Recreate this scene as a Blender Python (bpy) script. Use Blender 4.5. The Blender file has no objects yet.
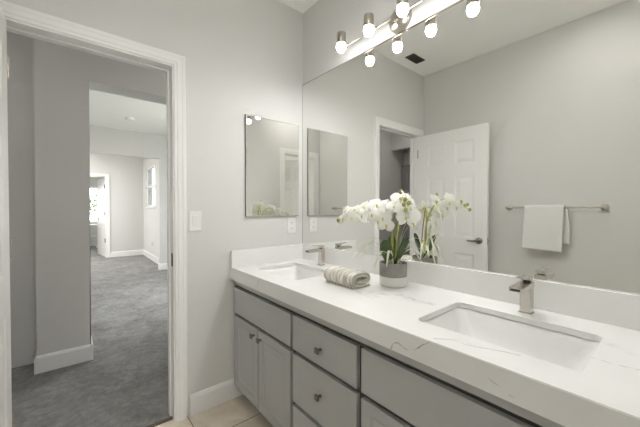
import bpy, bmesh, math, random
from mathutils import Vector, Matrix, noise as mnoise

sc = bpy.context.scene
COL = sc.collection
PI = math.pi
rnd = random.Random(7)

# ------------------------------------------------------------------ camera
CAM = Vector((1.8483, -1.3659, 1.2305))
YAW, PITCH, ROLL, FPX = 2.44846, -0.014503, 0.000655, 297.76
cd = bpy.data.cameras.new('camera')
cam = bpy.data.objects.new('camera', cd)
COL.objects.link(cam)
fw = Vector((math.cos(YAW) * math.cos(PITCH), math.sin(YAW) * math.cos(PITCH), math.sin(PITCH)))
rt0 = Vector((math.sin(YAW), -math.cos(YAW), 0)); up0 = rt0.cross(fw)
rt = rt0 * math.cos(ROLL) + up0 * math.sin(ROLL)
up = up0 * math.cos(ROLL) - rt0 * math.sin(ROLL)
M = Matrix.Identity(4)
for i in range(3):
    M[i][0], M[i][1], M[i][2], M[i][3] = rt[i], up[i], -fw[i], CAM[i]
cam.matrix_world = M
cd.sensor_fit = 'HORIZONTAL'; cd.sensor_width = 36; cd.lens = FPX / 640 * 36
cd.clip_start = .005; cd.clip_end = 100
sc.camera = cam

# ------------------------------------------------------------------ sky, exposure
SKY = 5.9            # daylight outside the windows
BULB = 600           # the four frosted bulbs
sc.view_settings.view_transform = 'Standard'; sc.view_settings.look = 'None'
sc.view_settings.gamma = 1; sc.view_settings.use_curve_mapping = False
sc.view_settings.exposure = 0.86
w = bpy.data.worlds.new('sky'); sc.world = w; w.use_nodes = True
bg = w.node_tree.nodes['Background']
bg.inputs[0].default_value = (.97, .985, 1, 1); bg.inputs[1].default_value = SKY
try:
    sc.cycles.max_bounces = 16; sc.cycles.diffuse_bounces = 10; sc.cycles.glossy_bounces = 8
    sc.cycles.caustics_reflective = True
    sc.cycles.sample_clamp_indirect = 8
    sc.cycles.use_denoising = True
except Exception:
    pass

def portal(name, loc, rot, sx, sy):
    """marks a window opening so that the sky's light is sampled through it"""
    l = bpy.data.lights.new(name, 'AREA'); l.shape = 'RECTANGLE'; l.size = sx; l.size_y = sy
    l.cycles.is_portal = True
    o = bpy.data.objects.new(name, l); o.location = loc; o.rotation_euler = rot; COL.objects.link(o)

def fill_light(name, x, y, size, watts, col=(1, .97, .93)):
    """an unseen disk light added under the ceiling to brighten a room"""
    l = bpy.data.lights.new(name, 'AREA'); l.shape = 'DISK'; l.size = size; l.energy = watts; l.color = col
    o = bpy.data.objects.new(name, l); o.location = (x, y, 2.70); COL.objects.link(o)
fill_light('hall_fill_light', -.45, -.30, .35, 1.7)  # added fill for the hall's stub wall and carpet
fill_light('hall_end_fill_light', -.60, -2.5, .35, 2.4)  # added fill for the set-back end of the hall
fill_light('bathroom_fill_light', 1.50, -1.08, .35, 2.8)  # added fill for the bathroom floor, low walls and cabinet fronts
fill_light('bedroom_fill_light', -9.2, -1.6, .5, 8)  # added fill for the far bedroom
fill_light('far_room_fill_light', -6.1, -1.9, .6, 31)  # added fill to even out the far room's walls

# ------------------------------------------------------------------ materials
def new_mat(name):
    m = bpy.data.materials.new(name); m.use_nodes = True
    return m, m.node_tree, m.node_tree.nodes['Principled BSDF']

def mat(name, col, rough=.5, metal=0, bump=0, bscale=200, var=0, vscale=8, spec=None, coat=0):
    m, t, b = new_mat(name)
    b.inputs['Base Color'].default_value = (*col, 1); b.inputs['Roughness'].default_value = rough
    b.inputs['Metallic'].default_value = metal
    if spec is not None: b.inputs['Specular IOR Level'].default_value = spec
    if coat: b.inputs['Coat Weight'].default_value = coat; b.inputs['Coat Roughness'].default_value = .1
    tc = t.nodes.new('ShaderNodeTexCoord')
    if var:
        n = t.nodes.new('ShaderNodeTexNoise'); n.inputs['Scale'].default_value = vscale; n.inputs['Detail'].default_value = 4
        t.links.new(tc.outputs['Object'], n.inputs['Vector'])
        r = t.nodes.new('ShaderNodeValToRGB')
        r.color_ramp.elements[0].position = .3; r.color_ramp.elements[1].position = .7
        r.color_ramp.elements[0].color = (*[c * (1 - var) for c in col], 1)
        r.color_ramp.elements[1].color = (*[min(1, c * (1 + var)) for c in col], 1)
        t.links.new(n.outputs['Fac'], r.inputs[0]); t.links.new(r.outputs[0], b.inputs['Base Color'])
    if bump:
        n = t.nodes.new('ShaderNodeTexNoise'); n.inputs['Scale'].default_value = bscale; n.inputs['Detail'].default_value = 3
        t.links.new(tc.outputs['Object'], n.inputs['Vector'])
        bp = t.nodes.new('ShaderNodeBump'); bp.inputs['Strength'].default_value = bump; bp.inputs['Distance'].default_value = .002
        t.links.new(n.outputs['Fac'], bp.inputs['Height']); t.links.new(bp.outputs[0], b.inputs['Normal'])
    return m

PAINT = mat('wall_paint', (.68, .673, .655), .6, bump=.25, bscale=60)
CEILP = mat('ceiling_paint', (.92, .92, .90), .7, bump=.2, bscale=60)
TRIM = mat('trim_paint', (.86, .856, .84), .32, bump=.05, bscale=40)
CAB = mat('cabinet_paint', (.44, .447, .447), .36, bump=.06, bscale=90)
CAB_SHADE = mat('cabinet_gap_shade', (.10, .092, .078), .5, bump=.05)  # shade put into the colour: dark gaps between fronts and toe recess
NICKEL = mat('brushed_nickel', (.62, .59, .54), .24, 1, bump=.05, bscale=300)
NICKELD = mat('satin_nickel_lamp', (.50, .46, .40), .3, 1, bump=.05, bscale=300)
DARKM = mat('dark_metal', (.06, .058, .055), .35, .8, bump=.05)
HANDLEM = mat('aged_nickel_handle', (.30, .28, .25), .28, 1, bump=.05)
KNOBM = mat('dark_nickel_knob', (.22, .21, .19), .3, .9, bump=.05)
BLACKM = mat('black_hinge', (.02, .02, .02), .4, .5, bump=.05)
PORC = mat('white_porcelain', (.82, .82, .81), .08, coat=.3, bump=.01)
PLAST = mat('white_plastic', (.82, .82, .80), .3, bump=.02)
VENTM = mat('vent_brown', (.07, .062, .05), .6, bump=.1)
WTOWEL = mat('white_terry', (.80, .80, .78), .95, bump=.9, bscale=420)
POTG = mat('pot_grey_concrete', (.30, .29, .27), .8, bump=.5, bscale=220, var=.1, vscale=30)
POTW = mat('pot_pale_concrete', (.76, .755, .73), .75, bump=.4, bscale=220, var=.05, vscale=30)
SOIL = mat('potting_moss', (.09, .075, .035), .95, bump=1, bscale=150, var=.5, vscale=60)
STEM = mat('orchid_stem_green', (.50, .50, .14), .5, bump=.1, var=.25, vscale=30)
STAKE = mat('stake_brown', (.33, .25, .13), .7, bump=.2)
LEAF = mat('orchid_leaf_green', (.055, .095, .03), .38, bump=.2, bscale=60, var=.35, vscale=25)
BLADE = mat('pale_grass_blade', (.74, .76, .58), .5, bump=.1, var=.25, vscale=20)
BUDM = mat('bud_green', (.36, .38, .13), .5, bump=.1, var=.2, vscale=50)
LIPM = mat('orchid_lip_yellow', (.72, .66, .28), .5, bump=.1, var=.25, vscale=60)
CLOSET_GREY = mat('closet_door_grey', (.30, .295, .29), .5, bump=.05)  # one even grey for the closet door
FOLI = mat('outdoor_foliage', (.10, .16, .07), .7, bump=.3, var=.4, vscale=8)
GROUNDM = mat('outdoor_ground', (.35, .36, .30), .9, bump=.3, var=.2, vscale=2)

def petal_mat():
    m, t, b = new_mat('orchid_petal_white')
    b.inputs['Base Color'].default_value = (.95, .95, .92, 1); b.inputs['Roughness'].default_value = .5
    tl = t.nodes.new('ShaderNodeBsdfTranslucent'); tl.inputs[0].default_value = (.93, .93, .90, 1)
    mx = t.nodes.new('ShaderNodeMixShader'); mx.inputs[0].default_value = .38
    t.links.new(b.outputs[0], mx.inputs[1]); t.links.new(tl.outputs[0], mx.inputs[2]); t.links.new(mx.outputs[0], t.nodes['Material Output'].inputs['Surface'])
    tc = t.nodes.new('ShaderNodeTexCoord'); wv = t.nodes.new('ShaderNodeTexNoise'); wv.inputs['Scale'].default_value = 90
    t.links.new(tc.outputs['Object'], wv.inputs['Vector'])
    bp = t.nodes.new('ShaderNodeBump'); bp.inputs['Strength'].default_value = .25; bp.inputs['Distance'].default_value = .002
    t.links.new(wv.outputs['Fac'], bp.inputs['Height']); t.links.new(bp.outputs[0], b.inputs['Normal'])
    return m
PETAL = petal_mat()

def mirror_mat():
    m, t, b = new_mat('mirror_silver')
    b.inputs['Base Color'].default_value = (.90, .905, .885, 1); b.inputs['Metallic'].default_value = 1
    b.inputs['Roughness'].default_value = 0.0
    return m
MIRROR = mirror_mat()

def glass_mat(name='window_glass', tint=1.0):
    m, t, b = new_mat(name)
    out = t.nodes['Material Output']
    tr = t.nodes.new('ShaderNodeBsdfTransparent'); tr.inputs[0].default_value = (tint, tint, tint, 1); gl = t.nodes.new('ShaderNodeBsdfGlossy'); gl.inputs['Roughness'].default_value = .02
    mx = t.nodes.new('ShaderNodeMixShader')
    mx.inputs[0].default_value = .05; t.links.new(tr.outputs[0], mx.inputs[1]); t.links.new(gl.outputs[0], mx.inputs[2])
    t.links.new(mx.outputs[0], out.inputs['Surface'])
    return m
GLASS = glass_mat(); TINTED = glass_mat('tinted_window_glass', .42)  # tint added to weaken the daylight from the far room's sash window

def bulb_mat(name, strength):
    m, t, b = new_mat(name)
    b.inputs['Base Color'].default_value = (.9, .9, .88, 1)
    b.inputs['Emission Color'].default_value = (1, .995, .985, 1); b.inputs['Emission Strength'].default_value = strength
    return m
# reflector bulbs: most of the light leaves through the frosted face, less through the collar
BULBM = [bulb_mat('frosted_bulb_collar_lit', 19), bulb_mat('frosted_bulb_face_lit', BULB)]

def carpet_mat():
    m, t, b = new_mat('grey_carpet')
    tc = t.nodes.new('ShaderNodeTexCoord')
    n1 = t.nodes.new('ShaderNodeTexNoise'); n1.inputs['Scale'].default_value = 3.2; n1.inputs['Detail'].default_value = 6; n1.inputs['Distortion'].default_value = 1.2
    n2 = t.nodes.new('ShaderNodeTexNoise'); n2.inputs['Scale'].default_value = 160; n2.inputs['Detail'].default_value = 3
    n3 = t.nodes.new('ShaderNodeTexNoise'); n3.inputs['Scale'].default_value = 22; n3.inputs['Detail'].default_value = 5; n3.inputs['Distortion'].default_value = .8
    for n in (n1, n2, n3): t.links.new(tc.outputs['Object'], n.inputs['Vector'])
    a = t.nodes.new('ShaderNodeMath'); a.operation = 'ADD'; c = t.nodes.new('ShaderNodeMath'); c.operation = 'ADD'
    t.links.new(n1.outputs['Fac'], a.inputs[0]); t.links.new(n3.outputs['Fac'], a.inputs[1])
    t.links.new(a.outputs[0], c.inputs[0]); t.links.new(n2.outputs['Fac'], c.inputs[1])
    r = t.nodes.new('ShaderNodeMapRange'); r.inputs[1].default_value = 1.05; r.inputs[2].default_value = 1.95
    t.links.new(c.outputs[0], r.inputs[0])
    cr = t.nodes.new('ShaderNodeValToRGB')
    cr.color_ramp.elements[0].color = (.18, .177, .173, 1); cr.color_ramp.elements[1].color = (.42, .415, .408, 1)
    t.links.new(r.outputs[0], cr.inputs[0]); t.links.new(cr.outputs[0], b.inputs['Base Color'])
    b.inputs['Roughness'].default_value = .98; b.inputs['Specular IOR Level'].default_value = .1
    bp = t.nodes.new('ShaderNodeBump'); bp.inputs['Strength'].default_value = .7; bp.inputs['Distance'].default_value = .012
    t.links.new(c.outputs[0], bp.inputs['Height']); t.links.new(bp.outputs[0], b.inputs['Normal'])
    return m
CARPET = carpet_mat()

def tile_mat():
    """beige stone tile, 0.40 x 0.40 m, thin brown grout"""
    m, t, b = new_mat('beige_floor_tile')
    tc = t.nodes.new('ShaderNodeTexCoord')
    mp = t.nodes.new('ShaderNodeMapping'); mp.inputs['Location'].default_value = (.13, .0, 0)
    br = t.nodes.new('ShaderNodeTexBrick'); br.offset = 0; br.squash = 1
    br.inputs['Scale'].default_value = 1; br.inputs['Brick Width'].default_value = .40; br.inputs['Row Height'].default_value = .40
    br.inputs['Mortar Size'].default_value = .003; br.inputs['Mortar Smooth'].default_value = .2
    br.inputs['Color1'].default_value = (1, 1, 1, 1); br.inputs['Color2'].default_value = (.88, .88, .88, 1); br.inputs['Mortar'].default_value = (0, 0, 0, 1)
    t.links.new(tc.outputs['Object'], mp.inputs[0]); t.links.new(mp.outputs[0], br.inputs['Vector'])
    n = t.nodes.new('ShaderNodeTexNoise'); n.inputs['Scale'].default_value = 9; n.inputs['Detail'].default_value = 8; n.inputs['Distortion'].default_value = .6
    t.links.new(tc.outputs['Object'], n.inputs['Vector'])
    cr = t.nodes.new('ShaderNodeValToRGB'); cr.color_ramp.elements[0].position = .3; cr.color_ramp.elements[1].position = .7
    cr.color_ramp.elements[0].color = (.66, .57, .45, 1); cr.color_ramp.elements[1].color = (.86, .79, .67, 1)
    t.links.new(n.outputs['Fac'], cr.inputs[0])
    mu = t.nodes.new('ShaderNodeMix'); mu.data_type = 'RGBA'; mu.blend_type = 'MULTIPLY'; mu.inputs[0].default_value = .6
    t.links.new(cr.outputs[0], mu.inputs[6]); t.links.new(br.outputs['Color'], mu.inputs[7])
    gx = t.nodes.new('ShaderNodeMix'); gx.data_type = 'RGBA'; gx.inputs[7].default_value = (.21, .155, .10, 1)
    t.links.new(br.outputs['Fac'], gx.inputs[0]); t.links.new(mu.outputs[2], gx.inputs[6])
    t.links.new(gx.outputs[2], b.inputs['Base Color']); b.inputs['Roughness'].default_value = .4
    bp = t.nodes.new('ShaderNodeBump'); bp.inputs['Strength'].default_value = .3; bp.inputs['Distance'].default_value = .003; bp.invert = True
    t.links.new(br.outputs['Fac'], bp.inputs['Height']); t.links.new(bp.outputs[0], b.inputs['Normal'])
    return m
TILE = tile_mat()

def quartz_mat():
    """white quartz with a few wandering grey veins, each vein a polyline in the slab's own space"""
    m, t, b = new_mat('white_veined_quartz')
    N, L = t.nodes.new, t.links.new
    tc = N('ShaderNodeTexCoord'); geo = N('ShaderNodeNewGeometry')
    nz = N('ShaderNodeTexNoise'); nz.inputs['Scale'].default_value = 28; nz.inputs['Detail'].default_value = 5
    L(geo.outputs['Position'], nz.inputs['Vector'])
    sub = N('ShaderNodeVectorMath'); sub.operation = 'SUBTRACT'; sub.inputs[1].default_value = (.5, .5, .5); L(nz.outputs['Color'], sub.inputs[0])
    scl = N('ShaderNodeVectorMath'); scl.operation = 'SCALE'; scl.inputs['Scale'].default_value = .016; L(sub.outputs[0], scl.inputs[0])
    P = N('ShaderNodeVectorMath'); P.operation = 'ADD'; L(geo.outputs['Position'], P.inputs[0]); L(scl.outputs[0], P.inputs[1])
    def seg(a, c):
        pa = N('ShaderNodeVectorMath'); pa.operation = 'SUBTRACT'; L(P.outputs[0], pa.inputs[0]); pa.inputs[1].default_value = a
        ba = Vector(c) - Vector(a); k = ba / max(ba.length_squared, 1e-9)
        d = N('ShaderNodeVectorMath'); d.operation = 'DOT_PRODUCT'; L(pa.outputs[0], d.inputs[0]); d.inputs[1].default_value = k
        h = N('ShaderNodeClamp'); L(d.outputs['Value'], h.inputs[0])
        s = N('ShaderNodeVectorMath'); s.operation = 'SCALE'; s.inputs[0].default_value = ba; L(h.outputs[0], s.inputs['Scale'])
        q = N('ShaderNodeVectorMath'); q.operation = 'SUBTRACT'; L(pa.outputs[0], q.inputs[0]); L(s.outputs[0], q.inputs[1])
        ln = N('ShaderNodeVectorMath'); ln.operation = 'LENGTH'; L(q.outputs[0], ln.inputs[0])
        return ln.outputs['Value']
    def vein(pts, width, strength):
        cur = None
        for a, c in zip(pts, pts[1:]):
            d = seg(a, c)
            if cur is None: cur = d
            else:
                mn = N('ShaderNodeMath'); mn.operation = 'MINIMUM'; L(cur, mn.inputs[0]); L(d, mn.inputs[1]); cur = mn.outputs[0]
        r = N('ShaderNodeMapRange'); r.interpolation_type = 'SMOOTHSTEP'; L(cur, r.inputs[0])
        r.inputs[1].default_value = 0; r.inputs[2].default_value = width; r.inputs[3].default_value = strength; r.inputs[4].default_value = 0
        return r.outputs[0]
    T, F = .8543, -.584
    fine = [
        ([(1.66, -.33, T), (1.718, -.357, T), (1.745, -.357, T), (1.785, -.348, T), (1.86, -.33, T)], .0027, .6),
        ([(1.262, F, .779), (1.270, F, .800), (1.29, F, .811), (1.32, F, .801), (1.351, F, .811), (1.393, F, .848), (1.397, -.556, T),
          (1.438, -.527, T), (1.476, -.53, T), (1.55, -.496, T), (1.60, -.478, T)], .0031, .7),
        ([(1.556, F, .814), (1.578, F, .806), (1.59, F, .799), (1.607, F, .793)], .0021, .5),
        ([(.384, F, .852), (.378, F, .83), (.367, F, .812), (.369, F, .779)], .0025, .6),
        ([(.76, -.36, T), (.95, -.375, T), (1.02, -.40, T), (1.08, -.33, T), (1.13, -.29, T), (1.19, -.27, T), (1.25, -.29, T)], .0027, .5),
    ]
    broad = [
        ([(1.70, -.20, T), (1.75, -.222, T), (1.79, -.257, T), (1.86, -.30, T)], .02, .22),
        ([(.96, -.33, T), (1.03, -.31, T), (1.08, -.25, T), (1.14, -.28, T), (1.22, -.275, T)], .032, .36),
        ([(.85, -.36, T), (.95, -.38, T), (1.02, -.36, T)], .02, .22),
        ([(1.42, -.53, T), (1.50, -.51, T)], .02, .10),
    ]
    cur = None
    bl = N('ShaderNodeTexNoise'); bl.inputs['Scale'].default_value = 35; bl.inputs['Detail'].default_value = 6; L(geo.outputs['Position'], bl.inputs['Vector'])
    blr = N('ShaderNodeMapRange'); blr.inputs[1].default_value = .4; blr.inputs[2].default_value = .62; L(bl.outputs['Fac'], blr.inputs[0])
    for lst, br in ((fine, False), (broad, True)):
        for v in lst:
            f = vein(*v)
            if br:
                mm = N('ShaderNodeMath'); mm.operation = 'MULTIPLY'; L(f, mm.inputs[0]); L(blr.outputs[0], mm.inputs[1]); f = mm.outputs[0]
            if cur is None: cur = f
            else:
                mx = N('ShaderNodeMath'); mx.operation = 'MAXIMUM'; L(cur, mx.inputs[0]); L(f, mx.inputs[1]); cur = mx.outputs[0]
    base = N('ShaderNodeTexNoise'); base.inputs['Scale'].default_value = 3; base.inputs['Detail'].default_value = 5; L(geo.outputs['Position'], base.inputs['Vector'])
    cr = N('ShaderNodeValToRGB'); cr.color_ramp.elements[0].position = .35; cr.color_ramp.elements[1].position = .6
    cr.color_ramp.elements[0].color = (.80, .797, .782, 1); cr.color_ramp.elements[1].color = (.85, .847, .835, 1)
    L(base.outputs['Fac'], cr.inputs[0])
    mix = N('ShaderNodeMix'); mix.data_type = 'RGBA'; mix.inputs[7].default_value = (.22, .21, .195, 1)
    L(cur, mix.inputs[0]); L(cr.outputs[0], mix.inputs[6]); L(mix.outputs[2], b.inputs['Base Color'])
    b.inputs['Roughness'].default_value = .16
    return m
QUARTZ = quartz_mat()

def stripe_towel_mat():
    m, t, b = new_mat('beige_towel_cloth')
    tc = t.nodes.new('ShaderNodeTexCoord')
    wv = t.nodes.new('ShaderNodeTexWave'); wv.bands_direction = 'X'; wv.inputs['Scale'].default_value = 14; wv.inputs['Distortion'].default_value = 2.5; wv.inputs['Detail Scale'].default_value = 2
    t.links.new(tc.outputs['Object'], wv.inputs['Vector'])
    cr = t.nodes.new('ShaderNodeValToRGB')
    cr.color_ramp.elements[0].color = (.56, .53, .45, 1); cr.color_ramp.elements[1].color = (.76, .735, .67, 1)
    cr.color_ramp.elements[0].position = .2; cr.color_ramp.elements[1].position = .75
    t.links.new(wv.outputs['Fac'], cr.inputs[0]); t.links.new(cr.outputs[0], b.inputs['Base Color'])
    b.inputs['Roughness'].default_value = .8; b.inputs['Sheen Weight'].default_value = .3
    n = t.nodes.new('ShaderNodeTexNoise'); n.inputs['Scale'].default_value = 350; t.links.new(tc.outputs['Object'], n.inputs['Vector'])
    bp = t.nodes.new('ShaderNodeBump'); bp.inputs['Strength'].default_value = .6; bp.inputs['Distance'].default_value = .002
    t.links.new(n.outputs['Fac'], bp.inputs['Height']); t.links.new(bp.outputs[0], b.inputs['Normal'])
    return m
BTOWEL = stripe_towel_mat()

# ------------------------------------------------------------------ helpers
def tag(o, label=None, cat=None, group=None, kind=None):
    if label: o['label'] = label
    if cat: o['category'] = cat
    if group: o['group'] = group
    if kind: o['kind'] = kind
    return o

def empty(name, loc, label, cat, group=None):
    o = bpy.data.objects.new(name, None); o.location = loc; o.empty_display_size = .05
    COL.objects.link(o)
    return tag(o, label, cat, group)

def world_loc(o):
    v = Vector((0, 0, 0))
    while o is not None:
        v += Vector(o.location); o = o.parent
    return v

class MB:
    """collects geometry in world coordinates, then links it as one mesh object"""
    def __init__(s): s.bm = bmesh.new()
    def box(s, x0, x1, y0, y1, z0, z1, bev=0, seg=2):
        t = bmesh.new(); bmesh.ops.create_cube(t, size=1)
        for v in t.verts:
            v.co = Vector(((x0 + x1) / 2 + v.co.x * (x1 - x0), (y0 + y1) / 2 + v.co.y * (y1 - y0), (z0 + z1) / 2 + v.co.z * (z1 - z0)))
        if bev: bmesh.ops.bevel(t, geom=t.edges[:], offset=bev, segments=seg, affect='EDGES', profile=.5)
        return s.merge(t)
    def merge(s, t, mi=0):
        vm = {v: s.bm.verts.new(v.co) for v in t.verts}
        for f in t.faces:
            try:
                nf = s.bm.faces.new([vm[v] for v in f.verts]); nf.material_index = mi or f.material_index; nf.smooth = f.smooth
            except ValueError: pass
        t.free(); return s
    def ring(s, c, ax, r, n, ry=None):
        ax = Vector(ax).normalized(); u = ax.orthogonal().normalized(); v = ax.cross(u)
        return [s.bm.verts.new(Vector(c) + u * math.cos(a) * r + v * math.sin(a) * (ry or r)) for a in [2 * PI * i / n for i in range(n)]]
    def skin(s, rings, cap0=True, cap1=True, mi=0):
        n = len(rings[0])
        for a, b in zip(rings, rings[1:]):
            for i in range(n):
                f = s.bm.faces.new((a[i], a[(i + 1) % n], b[(i + 1) % n], b[i])); f.material_index = mi
        if cap0: f = s.bm.faces.new(rings[0][::-1]); f.material_index = mi
        if cap1: f = s.bm.faces.new(rings[-1]); f.material_index = mi
        return s
    def lathe(s, c, ax, prof, n=32, cap0=True, cap1=True):
        ax = Vector(ax).normalized()
        return s.skin([s.ring(Vector(c) + ax * h, ax, max(r, 1e-4), n) for r, h in prof], cap0, cap1)
    def cyl(s, a, b, r, n=24):
        a = Vector(a); b = Vector(b)
        return s.skin([s.ring(a, b - a, r, n), s.ring(b, b - a, r, n)])
    def tube(s, pts, rad, n=8):
        pts = [Vector(p) for p in pts]; rings = []
        tan = (pts[1] - pts[0]).normalized(); u = tan.orthogonal().normalized()
        for i, p in enumerate(pts):
            tn = (pts[min(i + 1, len(pts) - 1)] - pts[max(i - 1, 0)]).normalized()
            u = (u - tn * u.dot(tn)).normalized(); v = tn.cross(u)
            r = rad if isinstance(rad, (int, float)) else rad[i]
            rings.append([s.bm.verts.new(p + (u * math.cos(a) + v * math.sin(a)) * r) for a in [2 * PI * k / n for k in range(n)]])
        return s.skin(rings)
    def grid(s, f, nu, nv, mi=0):
        V = [[s.bm.verts.new(f(i / nu, j / nv)) for j in range(nv + 1)] for i in range(nu + 1)]
        for i in range(nu):
            for j in range(nv):
                q = s.bm.faces.new((V[i][j], V[i + 1][j], V[i + 1][j + 1], V[i][j + 1])); q.material_index = mi
        return s
    def sphere(s, c, r, sc3=(1, 1, 1), seg=20, rings=12):
        t = bmesh.new(); bmesh.ops.create_uvsphere(t, u_segments=seg, v_segments=rings, radius=r)
        for v in t.verts: v.co = Vector(c) + Vector((v.co.x * sc3[0], v.co.y * sc3[1], v.co.z * sc3[2]))
        return s.merge(t)
    def build(s, name, material, parent=None, smooth=False, angle=35, solid=0, subsurf=0, weld=True):
        bm = s.bm
        bmesh.ops.recalc_face_normals(bm, faces=bm.faces[:])
        if parent is not None: off = world_loc(parent)
        else:
            xs = [v.co.x for v in bm.verts]; ys = [v.co.y for v in bm.verts]; zs = [v.co.z for v in bm.verts]
            off = Vector(((min(xs) + max(xs)) / 2, (min(ys) + max(ys)) / 2, min(zs)))
        for v in bm.verts: v.co -= off
        me = bpy.data.meshes.new(name); bm.to_mesh(me); bm.free()
        for m_ in (material if isinstance(material, (list, tuple)) else [material]): me.materials.append(m_)
        o = bpy.data.objects.new(name, me); COL.objects.link(o)
        if parent is not None: o.parent = parent
        else: o.location = off
        if smooth:
            for p in me.polygons: p.use_smooth = True
            if angle < 180: me.set_sharp_from_angle(angle=math.radians(angle))
        if solid:
            md = o.modifiers.new('thickness', 'SOLIDIFY'); md.thickness = solid; md.offset = 0
        if subsurf:
            md = o.modifiers.new('smooth', 'SUBSURF'); md.levels = subsurf; md.render_levels = subsurf
        return o

def struct(name, mb, material, parent=None, label=None, cat=None, **k):
    o = mb.build(name, material, parent, **k); o['kind'] = 'structure'
    if parent is None:
        o['label'] = label or name.replace('_', ' '); o['category'] = cat or 'structure'
    return o

def boxes(lst, bev=0):
    m = MB()
    for a in lst: m.box(*a, bev=bev)
    return m

def rrect(x0, x1, y0, y1, r, z, n=6):
    pts = []
    for cx, cy, a0 in ((x1 - r, y1 - r, 0), (x0 + r, y1 - r, PI / 2), (x0 + r, y0 + r, PI), (x1 - r, y0 + r, 1.5 * PI)):
        for i in range(n + 1):
            a = a0 + PI / 2 * i / n; pts.append(Vector((cx + r * math.cos(a), cy + r * math.sin(a), z)))
    return pts

def panel_faces(mb, xs, zs, panels, place, thick, steps):
    """one slab: a face grid with moulded panels on both sides. place(u, w, d) -> world point, d = depth from the front (0) to the back (thick)"""
    for side in (0, 1):
        t = bmesh.new()
        V = {(i, j): t.verts.new(Vector((x, 0, z))) for i, x in enumerate(xs) for j, z in enumerate(zs)}
        F = {}
        for i in range(len(xs) - 1):
            for j in range(len(zs) - 1):
                F[i, j] = t.faces.new((V[i, j], V[i + 1, j], V[i + 1, j + 1], V[i, j + 1]))
        t.normal_update()
        for key in panels:
            for th, dp in steps:
                bmesh.ops.inset_individual(t, faces=[F[key]], thickness=th, depth=0, use_even_offset=True)
                for v in F[key].verts: v.co.y += dp
        for v in t.verts:
            d = v.co.y if side == 0 else thick - v.co.y
            v.co = place(v.co.x, v.co.z, d)
        mb.merge(t)
    x0, x1, z0, z1 = xs[0], xs[-1], zs[0], zs[-1]
    c = [(x0, z0), (x1, z0), (x1, z1), (x0, z1)]
    for a, b_ in zip(c, c[1:] + c[:1]):
        q = [mb.bm.verts.new(place(a[0], a[1], 0)), mb.bm.verts.new(place(b_[0], b_[1], 0)), mb.bm.verts.new(place(b_[0], b_[1], thick)), mb.bm.verts.new(place(a[0], a[1], thick))]
        mb.bm.faces.new(q)
    bmesh.ops.remove_doubles(mb.bm, verts=mb.bm.verts[:], dist=1e-5)

# ------------------------------------------------------------------ dimensions
H = 2.722; W = 1.703; XW = 1.87; XE = -.11        # ceiling, room width, entry wall, hall side of the end wall
DL, DR, DH = -1.630, -.907, 2.060                  # the doorway in the end wall
HX = -1.206; HB = -1.446                           # faces of the hall's stub wall
FX = -4.836; GX = -7.37                            # far wall and back wall along the hall

# ------------------------------------------------------------------ shell of the bathroom
struct('floor', boxes([(XE + .075, 3.2, -W - .1, .1, -.05, 0)]), TILE, label='beige stone tile bathroom floor', cat='floor')
struct('ceiling', boxes([(XE, 3.2, -W - .1, .12, H, H + .08)]), CEILP, label='white bathroom ceiling', cat='ceiling')
struct('wall_left', boxes([(XE, 0, DR, .12, 0, H), (XE, 0, -3.55, DL, 0, H), (XE, 0, DL, DR, DH, H)]), PAINT, label='pale greige wall holding the doorway and the small mirror', cat='wall')
struct('wall_right', boxes([(0, 3.2, 0, .12, 0, H)]), PAINT, label='greige wall behind the vanity and wide mirror', cat='wall')
struct('wall_back', boxes([(0, 3.2, -W - .12, -W, 0, H)]), PAINT, label='greige wall with the towel bar, seen in the wide mirror', cat='wall')
WL, WR = -1.60, -1.02
struct('wall_entry', boxes([(XW, XW + .11, WR, 0, 0, H), (XW, XW + .11, -W, WL, 0, H), (XW, XW + .11, WL, WR, DH, H)]), PAINT, label='greige wall with a second doorway, seen in the small mirror', cat='wall')
struct('wall_closet_end', boxes([(3.1, 3.2, -W, 0, 0, .25), (3.1, 3.2, -W, 0, 2.15, H), (3.1, 3.2, -W, -1.66, .25, 2.15), (3.1, 3.2, -.95, 0, .25, 2.15)]), PAINT, label='greige end wall beyond the second doorway', cat='wall')

def casing(name, x, y0, y1, zt, wd, side, label, th=.016, z0=0.0):
    """moulded door casing on the plane x: two legs and a mitred head"""
    m = MB(); s = side
    prof = [(0, th * .55), (.003, th * .62), (.014, th * .64), (.020, th * .82), (wd - .022, th * .88), (wd - .016, th), (wd - .002, th), (wd, th * .8), (wd, 0)]
    def path(off): return [(y0 - off, z0), (y0 - off, zt + off), (y1 + off, zt + off), (y1 + off, z0)]
    rows = [[m.bm.verts.new(Vector((x + s * d, p[0], p[1]))) for p in path(o)] for o, d in [(0, 0)] + prof]
    for a, b_ in zip(rows, rows[1:]):
        for i in range(3): m.bm.faces.new((a[i], a[i + 1], b_[i + 1], b_[i]))
    return struct(name, m, TRIM, label=label, cat='door trim')

casing('trim_1', 0, DL + .010, DR - .010, DH - .010, .062, 1, 'white moulded casing around the open bathroom doorway')
casing('trim_2', XE, DL + .010, DR - .010, DH - .010, .062, -1, 'white casing on the hall side of the bathroom doorway')
casing('trim_3', XW, WL - .004, WR + .004, DH - .004, .064, -1, 'white casing around the second doorway, seen in the small mirror', th=.012)
jb = boxes([(XE - .002, .001, DR - .018, DR, 0, DH - .018), (XE - .002, .001, DL, DL + .018, 0, DH - .018), (XE - .002, .001, DL, DR, DH - .018, DH)])
jb.box(XE + .01, XE + .045, DR - .026, DR - .018, 0, DH - .026); jb.box(XE + .01, XE + .045, DL + .018, DR - .018, DH - .026, DH - .018); jb.box(XE + .01, XE + .045, DL + .018, DL + .026, 0, DH - .026)
jamb = struct('trim_4', jb, TRIM, label='white door jamb lining the bathroom doorway', cat='door jamb')
sp = MB(); sp.box(-.034, -.006, DR - .0205, DR - .0178, .90, .975, bev=.001)
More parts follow.
